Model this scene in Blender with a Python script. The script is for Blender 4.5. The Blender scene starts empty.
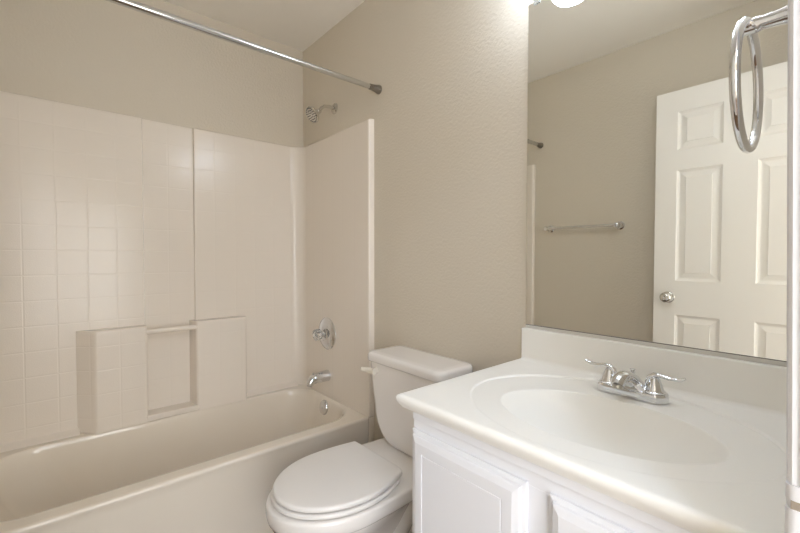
import bpy, bmesh, math
from mathutils import Vector, Matrix

PI = math.pi
sc = bpy.context.scene
COL = sc.collection

# ------------------------------------------------------------------ camera
R_ = Vector((0.65274769, 0.75757454, 0.00112444))
U_ = Vector((-0.01921747, 0.01507449, 0.99970168))
F_ = Vector((-0.75733159, 0.65257457, -0.02439851))
cam_d = bpy.data.cameras.new('camera')
cam_d.sensor_width = 36.0
cam_d.lens = 400.4816 / 800.0 * 36.0
cam_d.clip_start = 0.01
cam = bpy.data.objects.new('camera', cam_d)
COL.objects.link(cam)
M = Matrix(((R_.x, U_.x, -F_.x, 2.31686), (R_.y, U_.y, -F_.y, -1.19338), (R_.z, U_.z, -F_.z, 1.16106), (0, 0, 0, 1)))
cam.matrix_world = M
sc.camera = cam

# ------------------------------------------------------------------ world, exposure, lights
w = bpy.data.worlds.new('world')
sc.world = w
w.use_nodes = True
w.node_tree.nodes['Background'].inputs[0].default_value = (1.0, 0.97, 0.93, 1)
w.node_tree.nodes['Background'].inputs[1].default_value = 0.3
sc.view_settings.view_transform = 'Standard'
sc.view_settings.look = 'None'
sc.view_settings.gamma = 1.0
sc.view_settings.use_curve_mapping = False
sc.view_settings.exposure = 0.04
VANITY_GLOW = 17.0      # glass shades of the light over the mirror
HALL_FILL = 43.0        # added ceiling lamp in the unseen hall, brightens the bathroom
FILL_GLOW = 6.6        # added hall window, unseen, lights the room through the doorway
sc.cycles.max_bounces = 12
sc.cycles.diffuse_bounces = 8
sc.cycles.glossy_bounces = 6
sc.cycles.sample_clamp_indirect = 6.0
sc.cycles.use_denoising = True

# ------------------------------------------------------------------ measures
H = 2.44           # ceiling
W = 2.282          # right wall with the doorway
D = 1.48           # depth between the mirror wall (y=0) and the wall facing it (y=-D)
T = 0.0268         # skin of the tub surround
XS = 0.738         # front edge of the surround
ZS = 1.8325        # top of the surround
ZR = 0.368         # tub rim
ZC = 0.820         # vanity top
CX = 1.149         # toilet centre line

# ------------------------------------------------------------------ materials
def lin(c):
    return tuple(((v / 255.0) / 12.92 if v / 255.0 <= 0.04045 else ((v / 255.0 + 0.055) / 1.055) ** 2.4) for v in c) + (1.0,)

def mat(name, rgb, rough=0.5, metal=0.0, bump=0.0, scale=200.0, coat=0.0, rvar=0.0, spec=0.5, dist=0.002, detail=2.0):
    m = bpy.data.materials.new(name)
    m.use_nodes = True
    nt = m.node_tree
    b = nt.nodes['Principled BSDF']
    b.inputs['Base Color'].default_value = lin(rgb)
    b.inputs['Roughness'].default_value = rough
    b.inputs['Metallic'].default_value = metal
    b.inputs['Specular IOR Level'].default_value = spec
    b.inputs['Coat Weight'].default_value = coat
    b.inputs['Coat Roughness'].default_value = 0.05
    geo = nt.nodes.new('ShaderNodeNewGeometry')
    if bump:
        n = nt.nodes.new('ShaderNodeTexNoise')
        n.inputs['Scale'].default_value = scale
        n.inputs['Detail'].default_value = detail
        nt.links.new(geo.outputs['Position'], n.inputs['Vector'])
        bp = nt.nodes.new('ShaderNodeBump')
        bp.inputs['Strength'].default_value = bump
        bp.inputs['Distance'].default_value = dist
        nt.links.new(n.outputs['Fac'], bp.inputs['Height'])
        nt.links.new(bp.outputs['Normal'], b.inputs['Normal'])
    if rvar:
        n2 = nt.nodes.new('ShaderNodeTexNoise')
        n2.inputs['Scale'].default_value = 9.0
        nt.links.new(geo.outputs['Position'], n2.inputs['Vector'])
        mr = nt.nodes.new('ShaderNodeMapRange')
        mr.inputs['To Min'].default_value = max(0.0, rough - rvar)
        mr.inputs['To Max'].default_value = rough + rvar
        nt.links.new(n2.outputs['Fac'], mr.inputs['Value'])
        nt.links.new(mr.outputs['Result'], b.inputs['Roughness'])
    return m

def emit(name, rgb, strength):
    m = bpy.data.materials.new(name)
    m.use_nodes = True
    b = m.node_tree.nodes['Principled BSDF']
    b.inputs['Base Color'].default_value = (0.8, 0.8, 0.8, 1)
    b.inputs['Roughness'].default_value = 0.3
    b.inputs['Emission Color'].default_value = (*rgb, 1)
    b.inputs['Emission Strength'].default_value = strength
    return m

def tile_mat(name, rgb):
    """moulded acrylic with a faint square tile relief, pebbled inside each square"""
    m = mat(name, rgb, rough=0.16, rvar=0.02, spec=0.4)
    nt = m.node_tree
    b = nt.nodes['Principled BSDF']
    N = nt.nodes.new
    L = nt.links.new
    geo = N('ShaderNodeNewGeometry')
    sp = N('ShaderNodeSeparateXYZ'); L(geo.outputs['Position'], sp.inputs[0])
    sn = N('ShaderNodeSeparateXYZ'); L(geo.outputs['True Normal'], sn.inputs[0])
    def math_(op, a, bb=None, c=None):
        n = N('ShaderNodeMath'); n.operation = op
        for i, v in enumerate((a, bb, c)):
            if v is None: continue
            if isinstance(v, (int, float)): n.inputs[i].default_value = v
            else: L(v, n.inputs[i])
        return n.outputs[0]
    ax = math_('GREATER_THAN', math_('ABSOLUTE', sn.outputs[0]), 0.7)
    hy = math_('ADD', sp.outputs[1], 0.863 + 0.1085 * 20)
    hx = math_('ADD', sp.outputs[0], 0.1085 * 20 - XS + 0.02)
    h = math_('ADD', math_('MULTIPLY', hy, ax), math_('MULTIPLY', hx, math_('SUBTRACT', 1.0, ax)))
    v = math_('ADD', math_('MULTIPLY', math_('ADD', sp.outputs[2], 10 * 0.1075 - 1.8325 + 0.1075 * 20), ax), math_('MULTIPLY', math_('SUBTRACT', 1.0, ax), 0.04))
    dh = math_('PINGPONG', h, 0.1085 / 2)
    dv = math_('PINGPONG', v, 0.1075 / 2)
    dm = math_('MINIMUM', dh, dv)
    mr = N('ShaderNodeMapRange'); mr.interpolation_type = 'SMOOTHSTEP'
    mr.inputs['From Min'].default_value = 0.0005
    mr.inputs['From Max'].default_value = 0.0045
    L(dm, mr.inputs['Value'])
    nz = N('ShaderNodeTexNoise'); nz.inputs['Scale'].default_value = 230.0; nz.inputs['Detail'].default_value = 1.0
    L(geo.outputs['Position'], nz.inputs['Vector'])
    ht = math_('ADD', mr.outputs['Result'], math_('MULTIPLY', math_('MULTIPLY', nz.outputs['Fac'], mr.outputs['Result']), 0.8))
    # relief only on flat upright faces
    up = math_('LESS_THAN', math_('ABSOLUTE', sn.outputs[2]), 0.3)
    bp = N('ShaderNodeBump'); bp.inputs['Strength'].default_value = 0.38; bp.inputs['Distance'].default_value = 0.0008
    L(math_('MULTIPLY', ht, up), bp.inputs['Height'])
    L(bp.outputs['Normal'], b.inputs['Normal'])
    return m

def wood_floor_mat(name):
    m = mat(name, (96, 70, 48), rough=0.4)
    nt = m.node_tree; N = nt.nodes.new; L = nt.links.new
    b = nt.nodes['Principled BSDF']
    geo = N('ShaderNodeNewGeometry')
    mp = N('ShaderNodeMapping'); mp.inputs['Scale'].default_value = (6.0, 40.0, 1.0)
    L(geo.outputs['Position'], mp.inputs['Vector'])
    n = N('ShaderNodeTexNoise'); n.inputs['Scale'].default_value = 2.0; n.inputs['Detail'].default_value = 6.0
    L(mp.outputs['Vector'], n.inputs['Vector'])
    cr = N('ShaderNodeValToRGB')
    cr.color_ramp.elements[0].position = 0.3; cr.color_ramp.elements[0].color = lin((70, 50, 34))
    cr.color_ramp.elements[1].position = 0.7; cr.color_ramp.elements[1].color = lin((122, 94, 66))
    L(n.outputs['Fac'], cr.inputs['Fac'])
    L(cr.outputs['Color'], b.inputs['Base Color'])
    return m

PAINT = mat('wall_paint', (213, 204, 188), rough=0.55, bump=0.8, scale=95.0, dist=0.0022, spec=0.4)
CEIL = mat('ceiling_paint', (243, 239, 231), rough=0.8, bump=0.25, scale=90.0, dist=0.002, spec=0.2)
TRIMW = mat('trim_paint', (228, 228, 231), rough=0.35, rvar=0.04)
DOORW = mat('door_paint', (240, 236, 229), rough=0.38, rvar=0.04)
CABW = mat('cabinet_paint', (232, 233, 238), rough=0.36, rvar=0.04)
ACRYL = tile_mat('surround_acrylic', (231, 222, 210))
TUBM = mat('tub_acrylic', (232, 223, 209), rough=0.16, coat=0.3, rvar=0.03)
PORC = mat('porcelain', (238, 234, 230), rough=0.1, coat=0.5, rvar=0.02)
SEATM = mat('seat_plastic', (234, 231, 228), rough=0.3, rvar=0.03)
MARB = mat('cultured_marble', (247, 246, 242), rough=0.34, rvar=0.04, spec=0.35)
CHROME = mat('chrome', (225, 226, 228), rough=0.07, metal=1.0, rvar=0.02)
NICKEL = mat('brushed_nickel', (190, 187, 180), rough=0.3, metal=1.0, rvar=0.05)
STEEL = mat('rod_steel', (205, 205, 203), rough=0.16, metal=1.0, rvar=0.03)
DARK = mat('dark_rubber', (60, 58, 55), rough=0.6, bump=0.05)
HOLE = mat('latch_recess', (150, 138, 124), rough=0.6, bump=0.05)  # plain grey-brown filling of the latch slot
DNICK = mat('dark_nickel', (150, 145, 138), rough=0.28, metal=1.0, rvar=0.04)
SATIN = mat('satin_nickel', (214, 211, 204), rough=0.2, metal=1.0, rvar=0.04)
NOZ = mat('nozzle_rubber', (72, 70, 66), rough=0.5, bump=0.05)
MIRR = mat('mirror_glass', (248, 249, 245), rough=0.0, metal=1.0)
CHANM = mat('channel_paint', (214, 211, 205), rough=0.4, rvar=0.04)
MEDGE = mat('mirror_edge', (130, 128, 122), rough=0.3, metal=0.6, rvar=0.03)
LEVERM = mat('lever_plastic', (233, 226, 212), rough=0.25, rvar=0.03)
FLOORM = wood_floor_mat('floor_vinyl')
GLOW = emit('lit_glass', (0.885, 1.0, 1.18), VANITY_GLOW)
FILLPANE = emit('fill_pane_glow', (0.97, 1.0, 1.03), FILL_GLOW)
GLINTPANE = emit('glint_pane_glow', (0.97, 1.0, 1.0), 6.0)
HFILL = emit('hall_fill_glass', (0.82, 1.0, 1.30), HALL_FILL)
ACRCLEAR = mat('clear_acrylic', (236, 236, 234), rough=0.05)
_b = ACRCLEAR.node_tree.nodes['Principled BSDF']
_b.inputs['Transmission Weight'].default_value = 0.85
_b.inputs['IOR'].default_value = 1.49

# ------------------------------------------------------------------ mesh helpers (all coordinates are world metres)
class MB:
    def __init__(self):
        self.bm = bmesh.new()

    def ring(self, pts):
        return [self.bm.verts.new(p) for p in pts]

    def bridge(self, a, b, closed=True):
        n = len(a)
        for i in range(n if closed else n - 1):
            j = (i + 1) % n
            try: self.bm.faces.new((a[i], a[j], b[j], b[i]))
            except ValueError: pass

    def loft(self, rings, cap0=True, cap1=True, closed=True):
        vs = [self.ring(r) for r in rings]
        for a, b in zip(vs, vs[1:]): self.bridge(a, b, closed)
        if cap0: self.bm.faces.new(list(reversed(vs[0])))
        if cap1: self.bm.faces.new(vs[-1])
        return vs

    def box(self, x0, x1, y0, y1, z0, z1, bev=0.0, seg=2):
        t = bmesh.new()
        bmesh.ops.create_cube(t, size=1.0)
        for v in t.verts:
            v.co = Vector(((x0 + x1) / 2 + v.co.x * (x1 - x0), (y0 + y1) / 2 + v.co.y * (y1 - y0), (z0 + z1) / 2 + v.co.z * (z1 - z0)))
        if bev:
            bmesh.ops.bevel(t, geom=list(t.edges), offset=bev, segments=seg, profile=0.5, affect='EDGES')
        self.take(t)

    def take(self, t):
        mp = {v: self.bm.verts.new(v.co) for v in t.verts}
        for f in t.faces:
            try: self.bm.faces.new([mp[v] for v in f.verts])
            except ValueError: pass
        t.free()

    def tube(self, pts, rad, n=20, caps=True, closed=False):
        pts = [Vector(p) for p in pts]
        k = len(pts)
        if not hasattr(rad, '__len__'): rad = [rad] * k
        tang = []
        for i in range(k):
            if closed: t = pts[(i + 1) % k] - pts[(i - 1) % k]
            else: t = pts[min(i + 1, k - 1)] - pts[max(i - 1, 0)]
            tang.append(t.normalized())
        up = Vector((0, 0, 1)) if abs(tang[0].z) < 0.9 else Vector((1, 0, 0))
        nx = tang[0].cross(up).normalized()
        rings = []
        for i in range(k):
            nx = (nx - tang[i] * nx.dot(tang[i])).normalized()
            by = tang[i].cross(nx)
            r = rad[i]
            ra, rb = (r if hasattr(r, '__len__') else (r, r))
            rings.append([pts[i] + nx * (ra * math.cos(2 * PI * j / n)) + by * (rb * math.sin(2 * PI * j / n)) for j in range(n)])
        vs = [self.ring(r) for r in rings]
        for a, b in zip(vs, vs[1:]): self.bridge(a, b)
        if closed: self.bridge(vs[-1], vs[0])
        elif caps:
            self.bm.faces.new(list(reversed(vs[0]))); self.bm.faces.new(vs[-1])

    def lathe(self, origin, axis, prof, n=32, sx=1.0):
        """prof: (distance along axis, radius)"""
        o = Vector(origin); a = Vector(axis).normalized()
        up = Vector((0, 0, 1)) if abs(a.z) < 0.9 else Vector((1, 0, 0))
        e1 = a.cross(up).normalized(); e2 = a.cross(e1)
        rings = [[o + a * d + e1 * (max(r, 1e-5) * sx * math.cos(2 * PI * j / n)) + e2 * (max(r, 1e-5) * math.sin(2 * PI * j / n)) for j in range(n)] for d, r in prof]
        self.loft(rings)

    def build(self, name, m, parent=None, angle=35.0, merge=False):
        bm = self.bm
        if merge: bmesh.ops.remove_doubles(bm, verts=bm.verts, dist=1e-6)
        bmesh.ops.recalc_face_normals(bm, faces=bm.faces)
        org = Vector((0, 0, 0)); p = parent
        while p is not None:
            org += p.location; p = p.parent
        for v in bm.verts: v.co -= org
        me = bpy.data.meshes.new(name)
        bm.to_mesh(me); bm.free()
        me.materials.append(m)
        for p in me.polygons: p.use_smooth = True
        me.set_sharp_from_angle(angle=math.radians(angle))
        o = bpy.data.objects.new(name, me)
        COL.objects.link(o)
        wn = o.modifiers.new('weighted_normal', 'WEIGHTED_NORMAL')
        wn.keep_sharp = True
        if parent is not None: o.parent = parent
        return o

def tag(o, label=None, cat=None, group=None, kind=None):
    if label: o['label'] = label
    if cat: o['category'] = cat
    if group: o['group'] = group
    if kind: o['kind'] = kind
    return o

def thing(name, loc, label, cat, kind=None):
    o = bpy.data.objects.new(name, None)
    o.empty_display_size = 0.05
    COL.objects.link(o)
    o.location = loc
    return tag(o, label, cat, kind=kind)

def struct(name, mb, m, label, cat, parent=None, angle=35.0):
    o = mb.build(name, m, parent, angle)
    return tag(o, label, cat, kind='structure')

def rrect(x0, x1, y0, y1, r, z, n=8):
    pts = []
    for cx, cy, a0 in ((x1 - r, y0 + r, -PI / 2), (x1 - r, y1 - r, 0), (x0 + r, y1 - r, PI / 2), (x0 + r, y0 + r, PI)):
        for i in range(n + 1):
            a = a0 + PI / 2 * i / n
            pts.append((cx + r * math.cos(a), cy + r * math.sin(a), z))
    return pts

def nested(mb, rect, prof, place):
    """nested rectangles on a face: rect=(a0,a1,b0,b1); prof=[(inset, height)]; place(a,b,h)->point; last loop is filled"""
    a0, a1, b0, b1 = rect
    prev = None
    for ins, h in prof:
        r = mb.ring([place(a0 + ins, b0 + ins, h), place(a1 - ins, b0 + ins, h), place(a1 - ins, b1 - ins, h), place(a0 + ins, b1 - ins, h)])
        if prev: mb.bridge(prev, r)
        prev = r
    mb.bm.faces.new(prev)

# ================================================================== THE ROOM
m = MB(); m.box(-0.1, 4.0, -2.7, 0.1, -0.08, 0.0)
struct('floor', m, FLOORM, 'brown wood-look floor, a sliver shows beside the toilet base', 'floor')
m = MB(); m.box(-0.1, 4.0, -2.7, 0.1, H, H + 0.08)
struct('ceiling', m, CEIL, 'flat beige painted ceiling over the bathtub', 'ceiling')
m = MB(); m.box(-0.1, W + 0.0, 0.0, 0.1, 0.0, H)
struct('wall_back', m, PAINT, 'beige textured wall behind the toilet and vanity mirror', 'wall')
m = MB(); m.box(-0.1, 0.0, -D - 0.1, 0.0, 0.0, H)
struct('wall_left', m, PAINT, 'beige wall above the long side of the bathtub', 'wall')
m = MB(); m.box(0.0, W, -D - 0.1, -D, 0.0, H)
struct('wall_front', m, PAINT, 'beige wall seen in the mirror behind the towel bar', 'wall')
# right wall with the doorway the camera stands in
DY0, DY1, DZ = -1.365, -0.627, 2.07
m = MB()
m.box(W, W + 0.115, DY1, 0.1, 0.0, H)
m.box(W, W + 0.115, -2.7, DY0, 0.0, H)
m.box(W, W + 0.115, DY0, DY1, DZ, H)
struct('wall_right', m, PAINT, 'beige wall carrying the towel ring beside the doorway', 'wall')
# the hall outside
m = MB()
WY0, WY1, WZ0, WZ1 = -2.66, -1.16, 0.10, 2.10
m.box(4.0, 4.1, -2.7, WY0, 0.0, H); m.box(4.0, 4.1, WY1, 0.1, 0.0, H)
m.box(4.0, 4.1, WY0, WY1, 0.0, WZ0); m.box(4.0, 4.1, WY0, WY1, WZ1, H)
struct('wall_hall', m, PAINT, 'beige hall wall outside the doorway', 'wall')
m = MB(); m.box(W + 0.115, 4.0, 0.1, 0.2, 0.0, H)
struct('wall_hall_end', m, PAINT, 'beige end wall of the hall beyond the vanity wall', 'wall')
m = MB(); m.box(W + 0.115, 4.0, -2.8, -2.7, 0.0, H)
struct('wall_hall_rear', m, PAINT, 'beige rear wall of the hall', 'wall')

fill_win = thing('fill_window', (4.05, -1.91, WZ0), 'wide added fill-light window across the hall, out of view', 'window', 'structure')  # added out of view to send fill light through the doorway
m = MB()
m.box(3.985, 4.06, WY0, WY0 + 0.05, WZ0, WZ1, 0.004); m.box(3.985, 4.06, WY1 - 0.05, WY1, WZ0, WZ1, 0.004)
m.box(3.985, 4.06, WY0, WY1, WZ0, WZ0 + 0.05, 0.004); m.box(3.985, 4.06, WY0, WY1, WZ1 - 0.05, WZ1, 0.004)
m.box(3.995, 4.06, -1.94, -1.88, WZ0, WZ1, 0.004)
m.build('added_window_frame', TRIMW, fill_win)
m = MB(); m.box(4.03, 4.036, WY0 + 0.045, WY1 - 0.045, WZ0 + 0.045, WZ1 - 0.045)
m.build('added_pane', FILLPANE, fill_win)

glint_win = thing('glint_window', (3.99, -0.615, 0.28), 'added glowing window across the hall for a sheen on the tiles', 'window', 'structure')  # added out of view, its glow gives the surround tiles their sheen
m = MB()
for a, b in ((-1.03, -0.99), (-0.24, -0.20)):
    m.box(3.975, 3.9995, a, b, 0.28, 1.78, 0.003)
for a, b in ((0.28, 0.32), (1.74, 1.78)):
    m.box(3.975, 3.9995, -0.9895, -0.2405, a, b, 0.003)
m.build('added_window_frame', TRIMW, glint_win)
m = MB(); m.box(3.985, 3.9993, -0.989, -0.241, 0.321, 1.739)
m.build('added_pane', GLINTPANE, glint_win)

def baseboard(name, x0, x1, y0, y1, label):
    m = MB(); m.box(x0, x1, y0, y1, 0.0, 0.085, 0.003)
    struct(name, m, TRIMW, label, 'baseboard')
baseboard('baseboard_back', XS + 0.012, 1.585, -0.012, 0.0, 'white baseboard on the wall behind the toilet')
baseboard('baseboard_front', XS + 0.012, W, -D, -D + 0.012, 'white baseboard under the towel bar wall')

# door jamb at the right edge of the picture
jamb = thing('trim_1', (W, -0.645, 0), 'white painted door jamb at the right edge of the picture', 'door jamb', 'structure')
m = MB()
JL = lambda z: -(z - 0.93) * 0.0155
m.loft([[(W - 0.001 + JL(z), -0.645, z), (W + 0.116, -0.645, z), (W + 0.116, -0.627, z), (W - 0.001 + JL(z), -0.627, z)] for z in (0.0, DZ - 0.018)])
m.build('jamb_board', TRIMW, jamb)
m = MB(); m.box(W + 0.039, W + 0.075, -0.656, -0.6445, 0.0, DZ - 0.03, 0.002)
m.build('door_stop', TRIMW, jamb)
m = MB()
prof = [(-0.6425, 0.0), (-0.6425, 0.008), (-0.640, 0.011), (-0.632, 0.012), (-0.606, 0.014), (-0.600, 0.016), (-0.588, 0.016), (-0.585, 0.012), (-0.585, 0.0)]
LEAN = 0.0155     # the casing stands slightly out of plumb
def lx(z): return -(z - 0.93) * LEAN
m.loft([[(W - (h - lx(z) if h > 0.001 else -0.02), y, z) for y, h in prof] for z in (0.0, DZ + 0.04)])
m.build('casing', TRIMW, jamb)
# strike plate with its curved lip and latch hole
m = MB()
zs0, zs1 = 0.880, 0.936
hz0, hz1 = 0.912, 0.921
yf = -0.6468
m.box(W + 0.012, W + 0.036, yf, -0.6445, hz1, zs1, 0.0006)
m.box(W + 0.012, W + 0.036, yf, -0.6445, zs0, hz0, 0.0006)
m.box(W + 0.030, W + 0.036, yf, -0.6445, hz0, hz1)
def lip(za, zb):
    path = [(W + 0.014, yf), (W - 0.004, yf), (W - 0.009, yf + 0.0012), (W - 0.0120, yf + 0.004), (W - 0.0130, yf + 0.008)]
    inner = [(x + 0.0012 * (i > 2), y + 0.0018) for i, (x, y) in enumerate(path)]
    loop = path + inner[::-1]
    m.loft([[(x, y, za) for x, y in loop], [(x, y, zb) for x, y in loop]])
lip(zs0, hz0); lip(hz1, zs1)
pl = m.build('strike_plate', TRIMW, jamb)
tag(pl, 'white painted strike plate with a dark latch slot')
m = MB(); m.box(W - 0.0085, W + 0.031, -0.6452, -0.6440, hz0 - 0.001, hz1 + 0.001)
m.build('latch_hole', HOLE, pl)
m = MB()
for z in (zs0 + 0.008, zs1 - 0.008):
    m.lathe((W + 0.024, yf + 0.0002, z), (0, -1, 0), [(0, 0.0042), (0.0006, 0.004), (0.0009, 0.002)], 16)
m.build('screw', TRIMW, pl)
# hinge side and head of the door frame
m = MB()
m.box(W - 0.001, W + 0.116, DY0, DY0 + 0.016, 0.0, DZ - 0.018, 0.0015)
m.box(W - 0.001, W + 0.116, DY0, DY1, DZ - 0.018, DZ, 0.0015)
struct('trim_2', m, TRIMW, 'white head and hinge jamb of the doorway', 'door frame')
m = MB(); m.box(W - 0.014, W, -0.5855 - 0.84, -0.585, DZ - 0.013, DZ + 0.042, 0.003)
struct('trim_3', m, TRIMW, 'white casing over the doorway', 'door casing')

# ------------------------------------------------------------------ six panel door, open against the far wall (seen in the mirror)
door = thing('door_1', (W - 0.004, -1.385, 0.01), 'white six-panel door standing open, seen in the mirror', 'door', 'structure')
dx0, dx1, dz0, dz1 = 1.550, W - 0.004, 0.010, 2.050
dyf, dyb = -1.350, -1.385
xs = [dx0, 1.650, 1.845, 1.978, 2.173, dx1]
zs = [dz0, 0.235, 0.850, 1.034, 1.626, 1.731, 1.936, dz1]
m = MB()
for face, sgn in ((dyf, 1), (dyb, -1)):
    for i in range(5):
        for j in range(7):
            rect = (xs[i], xs[i + 1], zs[j], zs[j + 1])
            pl_ = lambda a, b, h, f=face, s=sgn: (a, f + s * h, b)
            if i in (1, 3) and j in (1, 3, 5):
                nested(m, rect, [(0, 0), (0.004, -0.0035), (0.013, -0.0085), (0.019, -0.0085), (0.040, -0.0045), (0.042, -0.0018)], pl_)
            else:
                nested(m, rect, [(0, 0)], pl_)
for a, b in (((dx0, dz0), (dx0, dz1)), ((dx1, dz0), (dx1, dz1)), ((dx0, dz0), (dx1, dz0)), ((dx0, dz1), (dx1, dz1))):
    q = m.ring([(a[0], dyf, a[1]), (b[0], dyf, b[1]), (b[0], dyb, b[1]), (a[0], dyb, a[1])])
    m.bm.faces.new(q)
m.build('slab', DOORW, door, 8, merge=True)
m = MB()
kx, kz = 1.619, 0.943
m.lathe((kx, dyf, kz), (0, 1, 0), [(0, 0.031), (0.003, 0.031), (0.007, 0.027), (0.009, 0.016), (0.011, 0.0125), (0.022, 0.012), (0.026, 0.017),
                                  (0.031, 0.024), (0.038, 0.0275), (0.045, 0.0275), (0.052, 0.024), (0.057, 0.017), (0.0585, 0.009), (0.0565, 0.006), (0.0565, 0.0)], 40)
kn = m.build('door_knob', SATIN, door)
tag(kn, 'round brushed nickel door knob')
m = MB(); m.box(dx0 - 0.001, dx0 + 0.002, -1.378, -1.357, 0.917, 0.973, 0.0006)
m.build('latch_plate', NICKEL, door)
m = MB()
for z in (0.22, 1.03, 1.83):
    m.tube([(dx1 + 0.002, dyf + 0.004, z - 0.045), (dx1 + 0.002, dyf + 0.004, z + 0.045)], 0.006, 12)
m.build('hinge', NICKEL, door)

# ================================================================== TUB
tub = thing('bathtub', (0.37, -D / 2, 0), 'biscuit acrylic bathtub along the left wall with a smooth apron', 'bathtub')
y0t, y1t = -D + 0.0, 0.0
g = 0.001
m = MB()
Y0, Y1 = -D + g, -g
rings = [
    rrect(g, 0.722, Y0, Y1, 0.004, 0.0),
    rrect(g, 0.722, Y0, Y1, 0.004, 0.055),
    rrect(g, 0.716, Y0, Y1, 0.004, 0.066),
    rrect(g, 0.722, Y0, Y1, 0.004, 0.32),
    rrect(g, 0.7285, Y0, Y1, 0.004, 0.350),
    rrect(g, 0.7300, Y0, Y1, 0.005, 0.358),
    rrect(g + .001, 0.7285, Y0 + .001, Y1 - .001, 0.007, 0.3645),
    rrect(g + .004, 0.7235, Y0 + .004, Y1 - .004, 0.010, 0.3685),
    rrect(g + .01, 0.714, Y0 + .01, Y1 - .01, 0.016, 0.3690),
    rrect(0.082, 0.672, -1.425, -0.030, 0.165, 0.3686),
    rrect(0.086, 0.662, -1.420, -0.036, 0.165, 0.3672),
    rrect(0.089, 0.653, -1.414, -0.042, 0.164, 0.3620),
    rrect(0.091, 0.646, -1.409, -0.047, 0.163, 0.353),
    rrect(0.094, 0.641, -1.400, -0.052, 0.162, 0.338),
    rrect(0.104, 0.622, -1.330, -0.078, 0.155, 0.20),
    rrect(0.125, 0.606, -1.275, -0.098, 0.150, 0.10),
    rrect(0.145, 0.588, -1.245, -0.120, 0.140, 0.070),
    rrect(0.180, 0.555, -1.200, -0.160, 0.120, 0.058),
]
m.loft(rings, cap0=False, cap1=True)
m.build('tub_shell', TUBM, tub, 50)
for s, yy in ((1, 0.0), (-1, -D)):
    a, b = sorted((yy - s * 0.0005, yy - s * 0.033))
    m = MB(); m.box(0.7305, XS, a, b, 0.0, ZR - 0.001, 0.002)
    m.build('end_flange', TUBM, tub)
# overflow plate on the sloping end wall
ax = Vector((0, -1.0, 0.16)).normalized()
m = MB(); m.lathe((0.345, -0.056, 0.312), ax, [(-0.004, 0.041), (0.004, 0.041), (0.010, 0.037), (0.013, 0.025), (0.0135, 0.0)], 36)
ov = m.build('overflow_plate', CHROME, tub)
tag(ov, 'round chrome overflow plate')
m = MB(); m.lathe(Vector((0.345, -0.056, 0.312)) + ax * 0.0125, ax, [(0, 0.005), (0.003, 0.0045), (0.004, 0.002)], 16)
m.build('screw', CHROME, ov)
m = MB(); m.lathe((0.36, -0.235, 0.0575), (0, 0, 1), [(0, 0.034), (0.003, 0.033), (0.004, 0.024), (0.002, 0.020), (0.002, 0.0)], 32)
m.build('drain', CHROME, tub)

# ------------------------------------------------------------------ surround: a moulded three sided shell
sur = thing('tub_surround', (0.0, -D / 2, ZR), 'biscuit moulded tub surround with square tile relief and shelf niche', 'shower wall')
def fillet(cx, cy, r, a0, a1, n=10):
    return [(cx + r * math.cos(a0 + (a1 - a0) * i / n), cy + r * math.sin(a0 + (a1 - a0) * i / n)) for i in range(n + 1)]
fr = 0.075
TE = 0.033     # thicker skin on the two end walls
A = -0.0005
path = [(XS, A), (XS, -TE + 0.008)] + [(XS - 0.008 + 0.008 * math.cos(a), -TE + 0.008 - 0.008 * math.sin(a)) for a in (PI / 6, PI / 3, PI / 2)]
path += [(XS - 0.03, -TE)]
path += fillet(T + fr, -TE - fr, fr, PI / 2, PI)
NR = 0.017     # depth of the tall recess down the middle
path += [(T, -0.632), (T - 0.002, -0.636), (T - NR, -0.639), (T - NR, -0.863), (T - 0.002, -0.866), (T, -0.870)]
path += fillet(T + fr, -D + TE + fr, fr, PI, PI * 1.5)
path += [(XS - 0.03, -D + TE)]
path += [(XS - 0.008 + 0.008 * math.cos(a), -D + TE - 0.008 + 0.008 * math.sin(a)) for a in (PI / 2, PI / 3, PI / 6)]
path += [(XS, -D + TE - 0.008), (XS, -D + 0.0005)]
# outline of the back of the shell along the walls
def wallside(p):
    x, y = p
    if y > -TE - fr and x > T + fr: return (x, A)
    if y < -D + TE + fr and x > T + fr: return (x, -D - A)
    if x <= T + 1e-6 and -D + TE + fr < y < -TE - fr: return (-A, y)
    if y > -D / 2: return (max(-A, x - T) if x > 0.05 else -A, min(A, y + TE) if y > -0.05 else y)
    return (max(-A, x - T) if x > 0.05 else -A, max(-D - A, y - TE) if y < -D + 0.05 else y)
def toward(p, t):
    q = wallside(p)
    return (p[0] + (q[0] - p[0]) * t, p[1] + (q[1] - p[1]) * t)
m = MB()
lv = [(0.0, ZR + 0.0015), (0.0, 1.0), (0.0, ZS - 0.010), (0.08, ZS - 0.004), (0.25, ZS - 0.001), (0.45, ZS), (1.0, ZS)]
rings = []
for t, z in lv:
    rings.append([(*toward(p, t), z) for p in path])
m.loft(rings, cap0=False, cap1=False, closed=False)
m.build('surround_shell', ACRYL, sur, 40)

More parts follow.
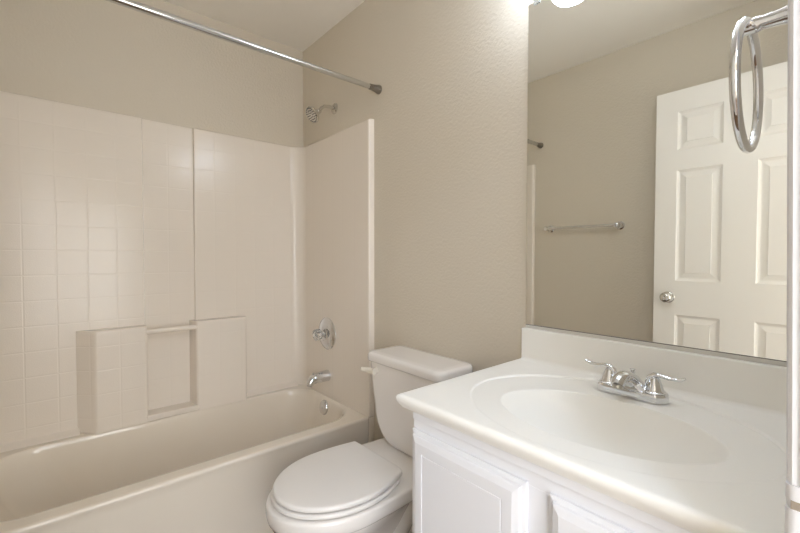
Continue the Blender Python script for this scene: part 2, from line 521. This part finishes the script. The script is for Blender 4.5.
# the protruding shelf blocks and niche sill
P = 0.093
m = MB()
def block(yl0, yl1, yr0, yr1, zt=0.828, zb=ZR + 0.0015):
    """front from yl1 to yr1, root at the wall from yl0 to yr0 (slanted cheeks), rounded top edge"""
    def ring(z, back, top=0.0):
        f = P - back
        e = 0.010
        return [(T - 0.02, yl0 + 0, z), (T, yl0, z), (f - e, yl1 - e * 0.4, z), (f - 0.3 * e, yl1 + 0.2 * e, z), (f, yl1 + e, z),
                (f, yr1 - e, z), (f - 0.3 * e, yr1 - 0.2 * e, z), (f - e, yr1 + e * 0.4, z), (T, yr0, z), (T - 0.02, yr0, z)]
    m.loft([ring(zb, -0.004), ring(zb + 0.03, 0.0), ring(zt - 0.012, 0.0), ring(zt - 0.005, 0.0015), ring(zt - 0.0015, 0.005), ring(zt, 0.012)], cap0=True, cap1=True)
block(-1.128, -1.066, -0.868, -0.868)
block(-0.664, -0.648, -0.450, -0.398)
# sill at the foot of the niche
m.box(T - 0.02, P + 0.001, -0.872, -0.640, ZR + 0.0015, 0.398, 0.006, 3)
m.build('shelf_block', ACRYL, sur, 40)
# ledges where the panel flares out to meet the tub deck
for ya, yb in ((-1.40, -1.12), (-0.405, -0.07)):
    m = MB()
    prof = [(T - 0.01, ZR + 0.0015), (T - 0.01, 0.396), (T, 0.394), (T + 0.006, 0.386), (T + 0.022, 0.380), (T + 0.030, 0.374), (T + 0.032, ZR + 0.0015)]
    m.loft([[(x, ya, z) for x, z in prof], [(x, yb, z) for x, z in prof]])
    m.build('foot_ledge', ACRYL, sur, 40)
# bar across the niche
m = MB(); m.tube([(P - 0.015, -0.872, 0.799), (P - 0.015, -0.640, 0.799)], 0.0125, 20)
m.build('niche_bar', ACRYL, sur)

# ------------------------------------------------------------------ rod, shower head, valve, spout
rod = thing('shower_curtain_rod', (0.7786, -D / 2, 1.9625), 'straight chrome shower curtain rod across the top of the bathtub', 'curtain rod')
m = MB(); m.tube([(0.7786, -0.006, 1.9625), (0.7786, -0.55, 1.9625)], 0.0118, 24); m.tube([(0.7786, -0.54, 1.9625), (0.7786, -D + 0.006, 1.9625)], 0.0135, 24)
m.build('rod', STEEL, rod)
for yy, s in ((0.0, -1), (-D, 1)):
    m = MB(); m.lathe((0.7786, yy + s * 0.0003, 1.9625), (0, s, 0), [(0, 0.0205), (0.008, 0.0205), (0.012, 0.0190), (0.028, 0.0158), (0.045, 0.0142), (0.060, 0.0132), (0.061, 0.0118)], 28)
    m.build('end_cap', DNICK, rod)

sh = thing('showerhead', (0.376, 0.0, 1.985), 'round brushed nickel shower head on a bent arm above the tub', 'shower head')
m = MB(); m.lathe((0.376, -0.0003, 1.985), (0, -1, 0), [(0, 0.030), (0.003, 0.030), (0.008, 0.025), (0.011, 0.014), (0.012, 0.010)], 32)
m.build('wall_flange', SATIN, sh)
arm = [(0.376, -0.004, 1.985), (0.376, -0.04, 1.986), (0.376, -0.065, 1.982), (0.376, -0.080, 1.973), (0.376, -0.092, 1.960), (0.376, -0.105, 1.943)]
m = MB(); m.tube(arm, 0.0095, 18)
m.build('arm', SATIN, sh)
hd = Vector((0.02, -0.80, -0.58)).normalized()
ho = Vector((0.378, -0.098, 1.950))
m = MB(); m.lathe(ho, hd, [(-0.004, 0.011), (0.004, 0.015), (0.014, 0.016), (0.020, 0.013), (0.026, 0.014), (0.034, 0.026), (0.043, 0.038), (0.049, 0.044), (0.055, 0.046), (0.060, 0.045), (0.063, 0.041), (0.061, 0.0385), (0.062, 0.0)], 40)
head = m.build('spray_head', SATIN, sh)
m = MB()
e1 = hd.cross(Vector((0, 0, 1))).normalized(); e2 = hd.cross(e1)
for rr_, nn in ((0.012, 6), (0.024, 12), (0.036, 18)):
    for k in range(nn):
        a = 2 * PI * k / nn
        m.lathe(ho + hd * 0.0615 + e1 * (rr_ * math.cos(a)) + e2 * (rr_ * math.sin(a)), hd, [(0, 0.0028), (0.003, 0.002)], 8)
tag(m.build('spray_nozzles', NOZ, head), kind='stuff')

va = thing('shower_valve', (0.344, -TE, 0.728), 'round chrome shower valve plate with a clear knob', 'shower valve')
m = MB(); m.lathe((0.344, -TE - 0.0005, 0.728), (0, -1, 0), [(0, 0.090), (0.004, 0.090), (0.010, 0.084), (0.017, 0.070), (0.022, 0.052), (0.024, 0.038), (0.028, 0.034), (0.029, 0.024), (0.030, 0.0)], 48)
m.build('escutcheon', CHROME, va)
m = MB(); m.lathe((0.344, -TE - 0.025, 0.728), (0, -1, 0), [(0, 0.018), (0.022, 0.017), (0.024, 0.012)], 28)
m.build('stem', CHROME, va)
m = MB()
fl = []
for d, r in [(0.018, 0.020), (0.024, 0.029), (0.046, 0.030), (0.055, 0.027), (0.060, 0.018)]:
    fl.append([(0.344 + r * (1 + 0.07 * math.cos(8 * t)) * math.cos(t), -TE - 0.025 - d, 0.728 + r * (1 + 0.07 * math.cos(8 * t)) * math.sin(t)) for t in [2 * PI * j / 64 for j in range(64)]])
m.loft(fl)
kb = m.build('knob', ACRCLEAR, va)
tag(kb, 'clear fluted acrylic knob')
m = MB(); m.lathe((0.344, -TE - 0.084, 0.728), (0, -1, 0), [(0, 0.011), (0.003, 0.010), (0.004, 0.0)], 20)
m.build('knob_cap', CHROME, kb)

spt = thing('tub_spout', (0.345, -TE, 0.492), 'chrome tub spout below the shower valve', 'tub spout')
m = MB()
sx = 0.345
m.tube([(sx, -TE - 0.0005, 0.490), (sx, -TE - 0.012, 0.490), (sx, -TE - 0.045, 0.489), (sx, -TE - 0.078, 0.486), (sx, -TE - 0.098, 0.480), (sx, -TE - 0.110, 0.470), (sx, -TE - 0.113, 0.458)],
       [0.032, 0.032, 0.030, 0.027, 0.025, 0.022, 0.020], 28)
m.build('spout_body', CHROME, spt)
m = MB(); m.lathe((sx, -TE - 0.112, 0.464), (0, -0.18, -1), [(0, 0.0165), (0.012, 0.0165), (0.0125, 0.012)], 24)
m.build('outlet', NICKEL, spt)
m = MB(); m.lathe((sx, -TE - 0.092, 0.500), (0, 0, 1), [(0, 0.004), (0.012, 0.004), (0.014, 0.007), (0.019, 0.007), (0.021, 0.004)], 16)
m.build('diverter_pull', CHROME, spt)

# ================================================================== TOILET
toi = thing('toilet', (CX, -0.36, 0), 'white two-piece toilet with closed lid between tub and vanity', 'toilet')
def outline(yb, wb, wm, ym, yf, z, n=56, squ=2.0, rc=0.018):
    """closed outline, back edge at yb (half width wb), widest wm at ym, rounded nose at yf"""
    right = []
    k = n // 2
    # front half ellipse from nose to the widest point
    for i in range(k + 1):
        a = PI / 2 * i / k
        ww = wm * (math.sin(a) ** (2.0 / squ)); yy = ym - (ym - yf) * (math.cos(a) ** (2.0 / squ))
        right.append((ww, yy))
    kb = k // 2
    for i in range(1, kb + 1):
        t = i / kb
        ww = wm + (wb - wm) * t * t; yy = ym + (yb - rc - ym) * t
        right.append((ww, yy))
    for i in range(1, 5):
        a = PI / 2 * i / 4
        right.append((wb - rc + rc * math.cos(a), yb - rc + rc * math.sin(a)))
    pts = [(CX + x, y, z) for x, y in right] + [(CX - x, y, z) for x, y in reversed(right[1:])]
    return pts
def off(o, d, z):
    """outline moved inwards by d"""
    n = len(o); out = []
    for i in range(n):
        p = Vector(o[i - 1][:2]); q = Vector(o[(i + 1) % n][:2]); t = (q - p).normalized()
        out.append((o[i][0] - t.y * d, o[i][1] + t.x * d, z))
    return out
# bowl with deck and pedestal
m = MB()
o_top = lambda z, d=0: outline(-0.035, 0.165 - d, 0.192 - d, -0.46, -0.708 + d, z, rc=0.03)
rings = [
    outline(-0.10, 0.112, 0.120, -0.38, -0.560, 0.0, rc=0.04),
    outline(-0.10, 0.114, 0.122, -0.38, -0.562, 0.018, rc=0.04),
    outline(-0.115, 0.096, 0.106, -0.38, -0.545, 0.035, rc=0.04),
    outline(-0.125, 0.070, 0.094, -0.40, -0.530, 0.10, rc=0.04),
    outline(-0.125, 0.056, 0.104, -0.42, -0.555, 0.17, rc=0.04),
    outline(-0.115, 0.056, 0.138, -0.46, -0.618, 0.235, rc=0.04),
    outline(-0.100, 0.062, 0.166, -0.475, -0.672, 0.285, rc=0.04),
    outline(-0.080, 0.085, 0.180, -0.475, -0.697, 0.315, rc=0.035),
    outline(-0.060, 0.118, 0.182, -0.47, -0.704, 0.330, rc=0.03),
    outline(-0.042, 0.156, 0.190, -0.46, -0.7075, 0.3345, rc=0.03),
    outline(-0.040, 0.163, 0.194, -0.46, -0.709, 0.341, rc=0.03),
    o_top(0.357, -0.003), o_top(0.373, -0.002), o_top(0.3795, 0.0005), o_top(0.382, 0.005), o_top(0.3827, 0.012),
]
m.loft(rings)
# the trapway bulging out of both sides of the pedestal
for s in (-1, 1):
    x = CX + s * 0.062
    m.tube([(x, -0.44, 0.24), (x, -0.40, 0.20), (x + s * 0.006, -0.345, 0.155), (x + s * 0.010, -0.295, 0.150), (x + s * 0.012, -0.25, 0.190), (x + s * 0.012, -0.21, 0.235), (x + s * 0.012, -0.17, 0.235), (x + s * 0.010, -0.145, 0.19), (x + s * 0.006, -0.14, 0.10), (x, -0.14, 0.01)],
           [0.040, 0.046, 0.048, 0.047, 0.045, 0.044, 0.044, 0.046, 0.050, 0.052], 20)
m.build('bowl', PORC, toi, 48)
for s in (-1, 1):
    m = MB(); m.lathe((CX + s * 0.118, -0.29, 0.0), (0, 0, 1), [(0.0, 0.016), (0.020, 0.016), (0.027, 0.012), (0.030, 0.0)], 20)
    m.build('bolt_cap', PORC, toi)
# seat ring
m = MB()
so = outline(-0.300, 0.150, 0.184, -0.465, -0.693, 0.0, rc=0.03)
rings = [off(so, 0.007, 0.3862), off(so, 0.001, 0.3875), off(so, 0.0, 0.390), off(so, 0.0, 0.396), off(so, 0.003, 0.399), off(so, 0.010, 0.400), off(so, 0.055, 0.400), off(so, 0.062, 0.395), off(so, 0.062, 0.3862)]
vs = m.loft(rings, cap0=False, cap1=False); m.bridge(vs[-1], vs[0])
m.build('seat', SEATM, toi, 50)
# lid
m = MB()
lo_r = outline(-0.281, 0.148, 0.180, -0.462, -0.688, 0.0, rc=0.045)
lo_l = outline(-0.285, 0.164, 0.180, -0.462, -0.688, 0.0, rc=0.012)
nh = (len(lo_r) + 1) // 2
lo = lo_r[:nh] + lo_l[nh:]
rings = [off(lo, 0.008, 0.4040), off(lo, 0.001, 0.4055), off(lo, 0.0, 0.408), off(lo, 0.0, 0.414), off(lo, 0.0025, 0.418), off(lo, 0.008, 0.420)]
for k, z in ((0.8, 0.4225), (0.5, 0.4245), (0.2, 0.425)):
    rings.append([(CX + (p[0] - CX) * k, -0.46 + (p[1] + 0.46) * k, z) for p in rings[5]])
m.loft(rings)
tag(m.build('seat_lid', SEATM, toi, 50), 'closed white seat lid')
for s in (-1, 1):
    m = MB(); m.tube([(CX + s * 0.095, -0.292, 0.395), (CX + s * 0.045, -0.292, 0.395)], 0.011, 16)
    m.box(CX + s * 0.07 - 0.018, CX + s * 0.07 + 0.018, -0.296, -0.270, 0.3815, 0.394, 0.004)
    m.build('hinge', SEATM, toi)
# tank
m = MB()
TX = CX + 0.004
def tk(z, hw, yf, r=0.035): return rrect(TX - hw, TX + hw, yf, -0.012, min(r, hw * 0.4), z, 8)
prof = [(0.3855, 0.060, -0.140), (0.3865, 0.078, -0.152)]
for i in range(0, 11):
    a = PI / 2 * i / 10
    prof.append((0.387 + 0.150 * (1 - math.cos(a)), 0.087 + 0.107 * math.sin(a), -0.160 - 0.020 * math.sin(a)))
prof += [(0.60, 0.199, -0.187), (0.66, 0.204, -0.190), (0.724, 0.208, -0.193)]
m.loft([tk(*p) for p in prof])
m.build('tank', PORC, toi, 50)
m = MB()
def tl(z, d): return rrect(TX - 0.215 + d, TX + 0.226 - d, -0.206 + d, -0.004 - d, max(0.006, 0.04 - d), z, 8)
m.loft([tl(0.7245, 0.008), tl(0.726, 0.003), tl(0.731, 0.0), tl(0.748, 0.0), tl(0.755, 0.002), tl(0.760, 0.007), tl(0.7625, 0.015), tl(0.764, 0.04)])
m.build('tank_lid', PORC, toi, 50)
m = MB(); m.lathe((CX - 0.146, -0.1895, 0.690), (0, -1, 0), [(0, 0.014), (0.006, 0.014), (0.012, 0.012), (0.018, 0.010)], 20)
m.tube([(CX - 0.134, -0.208, 0.690), (CX - 0.155, -0.211, 0.690), (CX - 0.178, -0.215, 0.689), (CX - 0.206, -0.221, 0.688)], [(0.012, 0.015), (0.007, 0.013), (0.0065, 0.010), (0.006, 0.009)], 16)
fl_ = m.build('flush_lever', LEVERM, toi)
tag(fl_, 'small off-white flush lever')

# ================================================================== VANITY
VX0, VX1 = 1.604, W - 0.002
VY = -0.533
cab = thing('vanity_cabinet', ((VX0 + VX1) / 2, -0.27, 0), 'white painted vanity cabinet with panelled doors under the sink', 'cabinet')
m = MB()
m.box(VX0, VX0 + 0.016, VY + 0.012, -0.0015, 0.085, 0.776, 0.001)
m.box(VX1 - 0.016, VX1, VY + 0.012, -0.0015, 0.085, 0.776, 0.001)
m.box(VX0 + 0.0155, VX1 - 0.0155, VY + 0.012, -0.0015, 0.086, 0.102)
m.box(VX0 + 0.0155, VX1 - 0.0155, -0.008, -0.0015, 0.1, 0.66)
m.box(VX0, VX1, VY, VY + 0.0125, 0.738, 0.7752, 0.0008)
m.box(VX0, VX1, VY, VY + 0.0125, 0.085, 0.135, 0.0008)
for a, b in ((VX0, VX0 + 0.03), (1.905, 1.978), (VX1 - 0.03, VX1)):
    m.box(a, b, VY, VY + 0.0125, 0.1348, 0.7382, 0.0)
m.build('carcass', CABW, cab)
m = MB(); m.box(VX0, VX1, VY - 0.004, VY + 0.02, 0.7660, 0.7855, 0.002, 2)
m.build('top_moulding', CABW, cab)
m = MB(); m.box(VX0 + 0.01, VX1, -0.465, -0.0015, 0.0, 0.0855)
m.build('toe_kick', CABW, cab)
for xa, xb in ((1.606, 1.917), (1.9625, VX1 - 0.001)):
    m = MB()
    rect = (xa, xb, 0.112, 0.744)
    pl_ = lambda a, b, h: (a, VY - 0.0008 - h, b)
    r0 = m.ring([pl_(xa, 0.112, 0), pl_(xb, 0.112, 0), pl_(xb, 0.744, 0), pl_(xa, 0.744, 0)]); m.bm.faces.new(r0)
    nested(m, rect, [(0, 0), (0, 0.006), (0.0045, 0.0075), (0.0085, 0.0080), (0.0095, 0.0135), (0.0115, 0.0150), (0.019, 0.0172), (0.023, 0.0190), (0.0235, 0.0190), (0.0443, 0.0190), (0.0451, 0.0168), (0.0480, 0.0168), (0.0488, 0.0184), (0.0510, 0.0185)], pl_)
    dr = m.build('door', CABW, cab, 10, merge=True)

ctop = thing('sink_vanity_top', ((1.559 + W) / 2, -0.28, ZC), 'white cultured marble vanity top with a molded oval sink bowl', 'sink')
CX0, CX1, CY0, CY1 = 1.559, W - 0.0015, -0.553, -0.001
N = 128
bc = Vector((1.950, -0.318)); oc = Vector((1.941, -0.288))
def rect_ring(ins, z, corner=0.012):
    x0, x1, y0, y1 = CX0 + ins, CX1 - (ins if ins < 0 else ins * 0.2), CY0 + ins, CY1 - (ins if ins < 0 else ins * 0.2)
    pts = []
    per = N // 4
    # walk: each side N/4 points starting at the (x1,y0) corner
    cs = [(x1, y0), (x1, y1), (x0, y1), (x0, y0)]
    for k in range(4):
        a = cs[k]; b = cs[(k + 1) % 4]
        for i in range(per):
            t = i / per
            t = t * t * (3 - 2 * t) * 0.35 + t * 0.65
            pts.append((a[0] + (b[0] - a[0]) * t, a[1] + (b[1] - a[1]) * t, z))
    return pts
base = rect_ring(0, 0)
angs = []
for x, y, _ in base:
    angs.append(math.atan2((y - oc.y) / 0.265, (x - oc.x) / 0.36))
def ell(c, ax, ay, z):
    return [(c.x + ax * math.cos(a), c.y + ay * math.sin(a), z) for a in angs]
def soft(ring):
    """the raised oval fades out towards the front of the top"""
    out = []
    for (x, y, z), a in zip(ring, angs):
        k = 0.25 + 0.75 * max(0.0, min(1.0, (math.sin(a) + 0.75) / 0.95))
        out.append((x, y, ZC - (ZC - z) * k))
    return out
def mixell(t, sa, z):
    c = bc.lerp(oc, t); ax = 0.219 + (0.302 - 0.219) * t; ay = 0.152 + (0.238 - 0.152) * t
    return ell(c, ax * sa, ay * sa, z)
m = MB()
rings = [ell(bc, 0.020, 0.020, 0.6955)]
for f, z in ((0.22, 0.697), (0.40, 0.702), (0.56, 0.711), (0.70, 0.724), (0.81, 0.741), (0.89, 0.760), (0.945, 0.777), (0.972, 0.792), (0.988, 0.8035), (0.996, 0.8095), (1.002, 0.8125), (1.010, 0.8138)):
    rings.append(ell(bc, 0.219 * f, 0.152 * f, z))
rings[-1] = soft(rings[-1])
rings += [soft(r) for r in (mixell(0.35, 1.0, 0.8142), mixell(0.7, 1.0, 0.8146), mixell(0.95, 1.0, 0.8148), mixell(1.0, 1.0, 0.8150), mixell(1.0, 1.006, 0.8182), mixell(1.0, 1.013, 0.8197), mixell(1.0, 1.022, ZC))]
ELL_FLAT = mixell(1.0, 1.022, ZC)
rings += [[(p[0] * 0.5 + q[0] * 0.5, p[1] * 0.5 + q[1] * 0.5, ZC) for p, q in zip(ELL_FLAT, rect_ring(0.012, ZC))]]
rings += [rect_ring(0.016, ZC), rect_ring(0.012, ZC), rect_ring(0.007, ZC - 0.0006), rect_ring(0.003, ZC - 0.0026), rect_ring(0.0008, ZC - 0.006), rect_ring(0.0, ZC - 0.011), rect_ring(0.0015, ZC - 0.018), rect_ring(0.006, ZC - 0.026), rect_ring(0.012, ZC - 0.034), rect_ring(0.03, ZC - 0.034)]
vs = m.loft(rings, cap0=True, cap1=False)
m.build('counter', MARB, ctop, 40)
m = MB()
m.box(1.5745, CX1, -0.020, -0.0012, ZC - 0.003, 0.925, 0.003, 3)
# cove where the splash meets the top
cv = [(-0.0195, ZC - 0.003), (-0.0195, ZC + 0.012)] + [(-0.0315 + 0.012 * math.cos(a), ZC + 0.012 - 0.012 * math.sin(a)) for a in (PI / 6, PI / 3, PI / 2)] + [(-0.0315, ZC - 0.003)]
m.loft([[(1.576, y, z) for y, z in cv], [(CX1, y, z) for y, z in cv]])
m.build('backsplash', MARB, ctop)
m = MB(); m.lathe((bc.x, bc.y, 0.6957), (0, 0, 1), [(0, 0.024), (0.0025, 0.023), (0.003, 0.017), (0.001, 0.016), (0.001, 0.0)], 32)
dr = m.build('drain', CHROME, ctop)
m = MB(); m.lathe((bc.x, bc.y, 0.696), (0, 0, 1), [(0, 0.012), (0.004, 0.013), (0.006, 0.012), (0.007, 0.0)], 28)
m.build('stopper', CHROME, dr)

# ------------------------------------------------------------------ faucet
FX, FY = 1.940, -0.103
fau = thing('sink_faucet', (FX, FY, ZC), 'chrome two-handle faucet with curved levers behind the sink bowl', 'faucet')
m = MB()
def stad(hl, hw, z, n=16):
    pts = []
    for s, a0 in ((1, -PI / 2), (-1, PI / 2)):
        for i in range(n + 1):
            a = a0 + PI * i / n
            pts.append((FX + s * (hl - hw) + hw * math.cos(a), FY + hw * math.sin(a), z))
    return pts
zb = ZC - 0.0035
m.loft([stad(0.0815, 0.030, zb), stad(0.0815, 0.030, zb + 0.013), stad(0.0808, 0.0293, zb + 0.0165), stad(0.079, 0.0275, zb + 0.019), stad(0.074, 0.0225, zb + 0.0205)])
m.build('base', CHROME, fau)
# spout: broad shoulders rising to a short rounded nose
m = MB()
sp = [(0.016, 0.010, 0.030, 0.012), (0.008, 0.022, 0.028, 0.018), (-0.008, 0.034, 0.0245, 0.019), (-0.028, 0.044, 0.0205, 0.0175), (-0.050, 0.050, 0.0180, 0.0160), (-0.068, 0.050, 0.0165, 0.0150), (-0.081, 0.0455, 0.0155, 0.0145), (-0.088, 0.038, 0.0140, 0.0135)]
m.tube([(FX, FY + a, ZC + b) for a, b, _, _ in sp], [(c, d) for _, _, c, d in sp], 28)
m.loft([stad(0.056, 0.026, zb + 0.016), stad(0.040, 0.024, zb + 0.026), stad(0.028, 0.021, zb + 0.035), stad(0.018, 0.016, zb + 0.040)])
m.build('spout', CHROME, fau, 50)
m = MB(); m.lathe((FX, FY - 0.083, ZC + 0.038), (0, -0.25, -1), [(0, 0.0115), (0.009, 0.0115), (0.0095, 0.008)], 24)
m.build('aerator', NICKEL, fau)
for s in (-1, 1):
    hx = FX + s * 0.0515
    m = MB(); m.lathe((hx, FY, zb + 0.0185), (0, 0, 1), [(0, 0.0245), (0.004, 0.0242), (0.006, 0.0205), (0.012, 0.0190), (0.020, 0.0165), (0.027, 0.0135), (0.033, 0.0115), (0.037, 0.009), (0.0385, 0.005), (0.039, 0.0)], 32)
    path_ = [(-0.014, 0.024), (-0.0145, 0.038), (-0.011, 0.050), (-0.001, 0.0575), (0.013, 0.0580), (0.030, 0.0550), (0.045, 0.0550), (0.055, 0.0575), (0.062, 0.0615)]
    m.tube([(hx + s * d, FY, ZC + z) for d, z in path_], [(0.006, 0.005), (0.008, 0.006), (0.0085, 0.006), (0.0085, 0.0055), (0.0078, 0.005), (0.0068, 0.0045), (0.0062, 0.0042), (0.0058, 0.004), (0.0045, 0.0034)], 16)
    m.build('handle', CHROME, fau, 50)
m = MB(); m.lathe((FX - 0.004, FY + 0.022, ZC + 0.012), (0, 0, 1), [(0, 0.003), (0.026, 0.003), (0.034, 0.0055), (0.043, 0.0075), (0.0445, 0.006), (0.045, 0.0)], 20)
m.build('lift_rod', CHROME, fau)

# ------------------------------------------------------------------ mirror
mir = thing('wall_mirror', (1.93, 0, 0.93), 'large frameless mirror on the wall above the vanity backsplash', 'mirror')
MX0, MX1, MZ0, MZ1 = 1.582, W - 0.004, 0.9365, 1.985
m = MB(); m.box(MX0, MX1, -0.0052, -0.0008, MZ0, MZ1, 0.0004, 1)
m.build('mirror_pane', MIRR, mir)
m = MB()
m.box(MX0, MX1, -0.0070, -0.0006, 0.9256, MZ0 - 0.0012, 0.0008)
tag(m.build('bottom_channel', CHANM, mir), 'pale grey channel along the bottom edge')
m = MB(); m.box(MX0, MX1, -0.0064, -0.0052, MZ0 - 0.0012, MZ0 + 0.0012)
m.build('edge_strip', MEDGE, mir)
for x in (1.612, 2.20):
    m = MB()
    m.box(x - 0.011, x + 0.011, -0.009, -0.0005, MZ1 - 0.010, MZ1 + 0.014, 0.002)
    tag(m.build('mirror_clip', ACRCLEAR, mir), 'clear plastic clip on the top edge')

# ------------------------------------------------------------------ towel ring on the right wall
TRY, TRZ, TRX = -0.507, 1.459, 2.213
ring = thing('towel_ring', (W, TRY, TRZ), 'chrome towel ring hanging from a post near the door jamb', 'towel ring')
m = MB(); m.lathe((W - 0.0003, TRY, TRZ), (-1, 0, 0), [(0, 0.026), (0.004, 0.026), (0.008, 0.022), (0.013, 0.0165), (0.022, 0.0125), (0.040, 0.0095), (0.055, 0.0085), (0.060, 0.0095), (0.074, 0.0095), (0.078, 0.0075), (0.079, 0.0)], 32)
m.build('post', CHROME, ring)
m = MB()
RR = 0.079
m.tube([(TRX, TRY + RR * math.sin(2 * PI * k / 72), TRZ - RR + 0.002 + RR * math.cos(2 * PI * k / 72)) for k in range(72)], 0.0056, 18, closed=True)
m.build('ring', CHROME, ring)

# ------------------------------------------------------------------ towel bar on the far wall, seen in the mirror
TBZ = 1.357
tb = thing('towel_bar', (1.09, -D, TBZ), 'chrome towel bar on the wall facing the mirror, seen reflected', 'towel bar')
m = MB(); m.tube([(0.862, -D + 0.062, TBZ), (1.322, -D + 0.062, TBZ)], 0.0085, 18)
m.build('bar', CHROME, tb)
for x in (0.862, 1.322):
    m = MB(); m.lathe((x, -D + 0.0003, TBZ), (0, 1, 0), [(0, 0.026), (0.004, 0.026), (0.008, 0.021), (0.014, 0.015), (0.030, 0.0115), (0.045, 0.0115), (0.052, 0.0145), (0.066, 0.0155), (0.074, 0.013), (0.077, 0.006), (0.0775, 0.0)], 32)
    m.build('bracket', CHROME, tb)

# ------------------------------------------------------------------ vanity light above the mirror (its first shade shows in the mirror)
vl = thing('vanity_light', (1.93, 0, 2.15), 'lit glass-shaded vanity light above the mirror, one shade seen reflected', 'light')
m = MB(); m.box(1.60, 2.262, -0.026, -0.0005, 2.115, 2.205, 0.008, 3)
m.build('back_plate', CHROME, vl)
for x in (1.655, 1.922, 2.189):
    m = MB(); m.tube([(x, -0.022, 2.165), (x, -0.075, 2.170), (x, -0.118, 2.168), (x, -0.137, 2.155), (x, -0.140, 2.14)], 0.009, 16)
    m.lathe((x, -0.140, 2.158), (0, 0, -1), [(0, 0.012), (0.004, 0.024), (0.014, 0.026), (0.018, 0.024)], 24)
    m.build('arm', CHROME, vl)
    m = MB(); m.lathe((x, -0.140, 2.148), (0, 0, -1), [(0, 0.020), (0.010, 0.034), (0.030, 0.047), (0.060, 0.056), (0.090, 0.060), (0.108, 0.058), (0.118, 0.050), (0.125, 0.035), (0.128, 0.015), (0.1285, 0.0)], 32)
    m.build('shade', GLOW, vl)

# ------------------------------------------------------------------ added fill light on the hall ceiling, out of view
hl = thing('hall_fill_light', (3.1, -1.45, H), 'round added fill light on the hall ceiling outside the doorway', 'light')
m = MB(); m.lathe((3.1, -1.45, H - 0.0005), (0, 0, -1), [(0, 0.18), (0.02, 0.18), (0.026, 0.172)], 40)
m.build('rim', NICKEL, hl)
m = MB(); m.lathe((3.1, -1.45, H - 0.024), (0, 0, -1), [(0, 0.165), (0.02, 0.155), (0.045, 0.12), (0.062, 0.06), (0.066, 0.0)], 40)
m.build('diffuser', HFILL, hl)
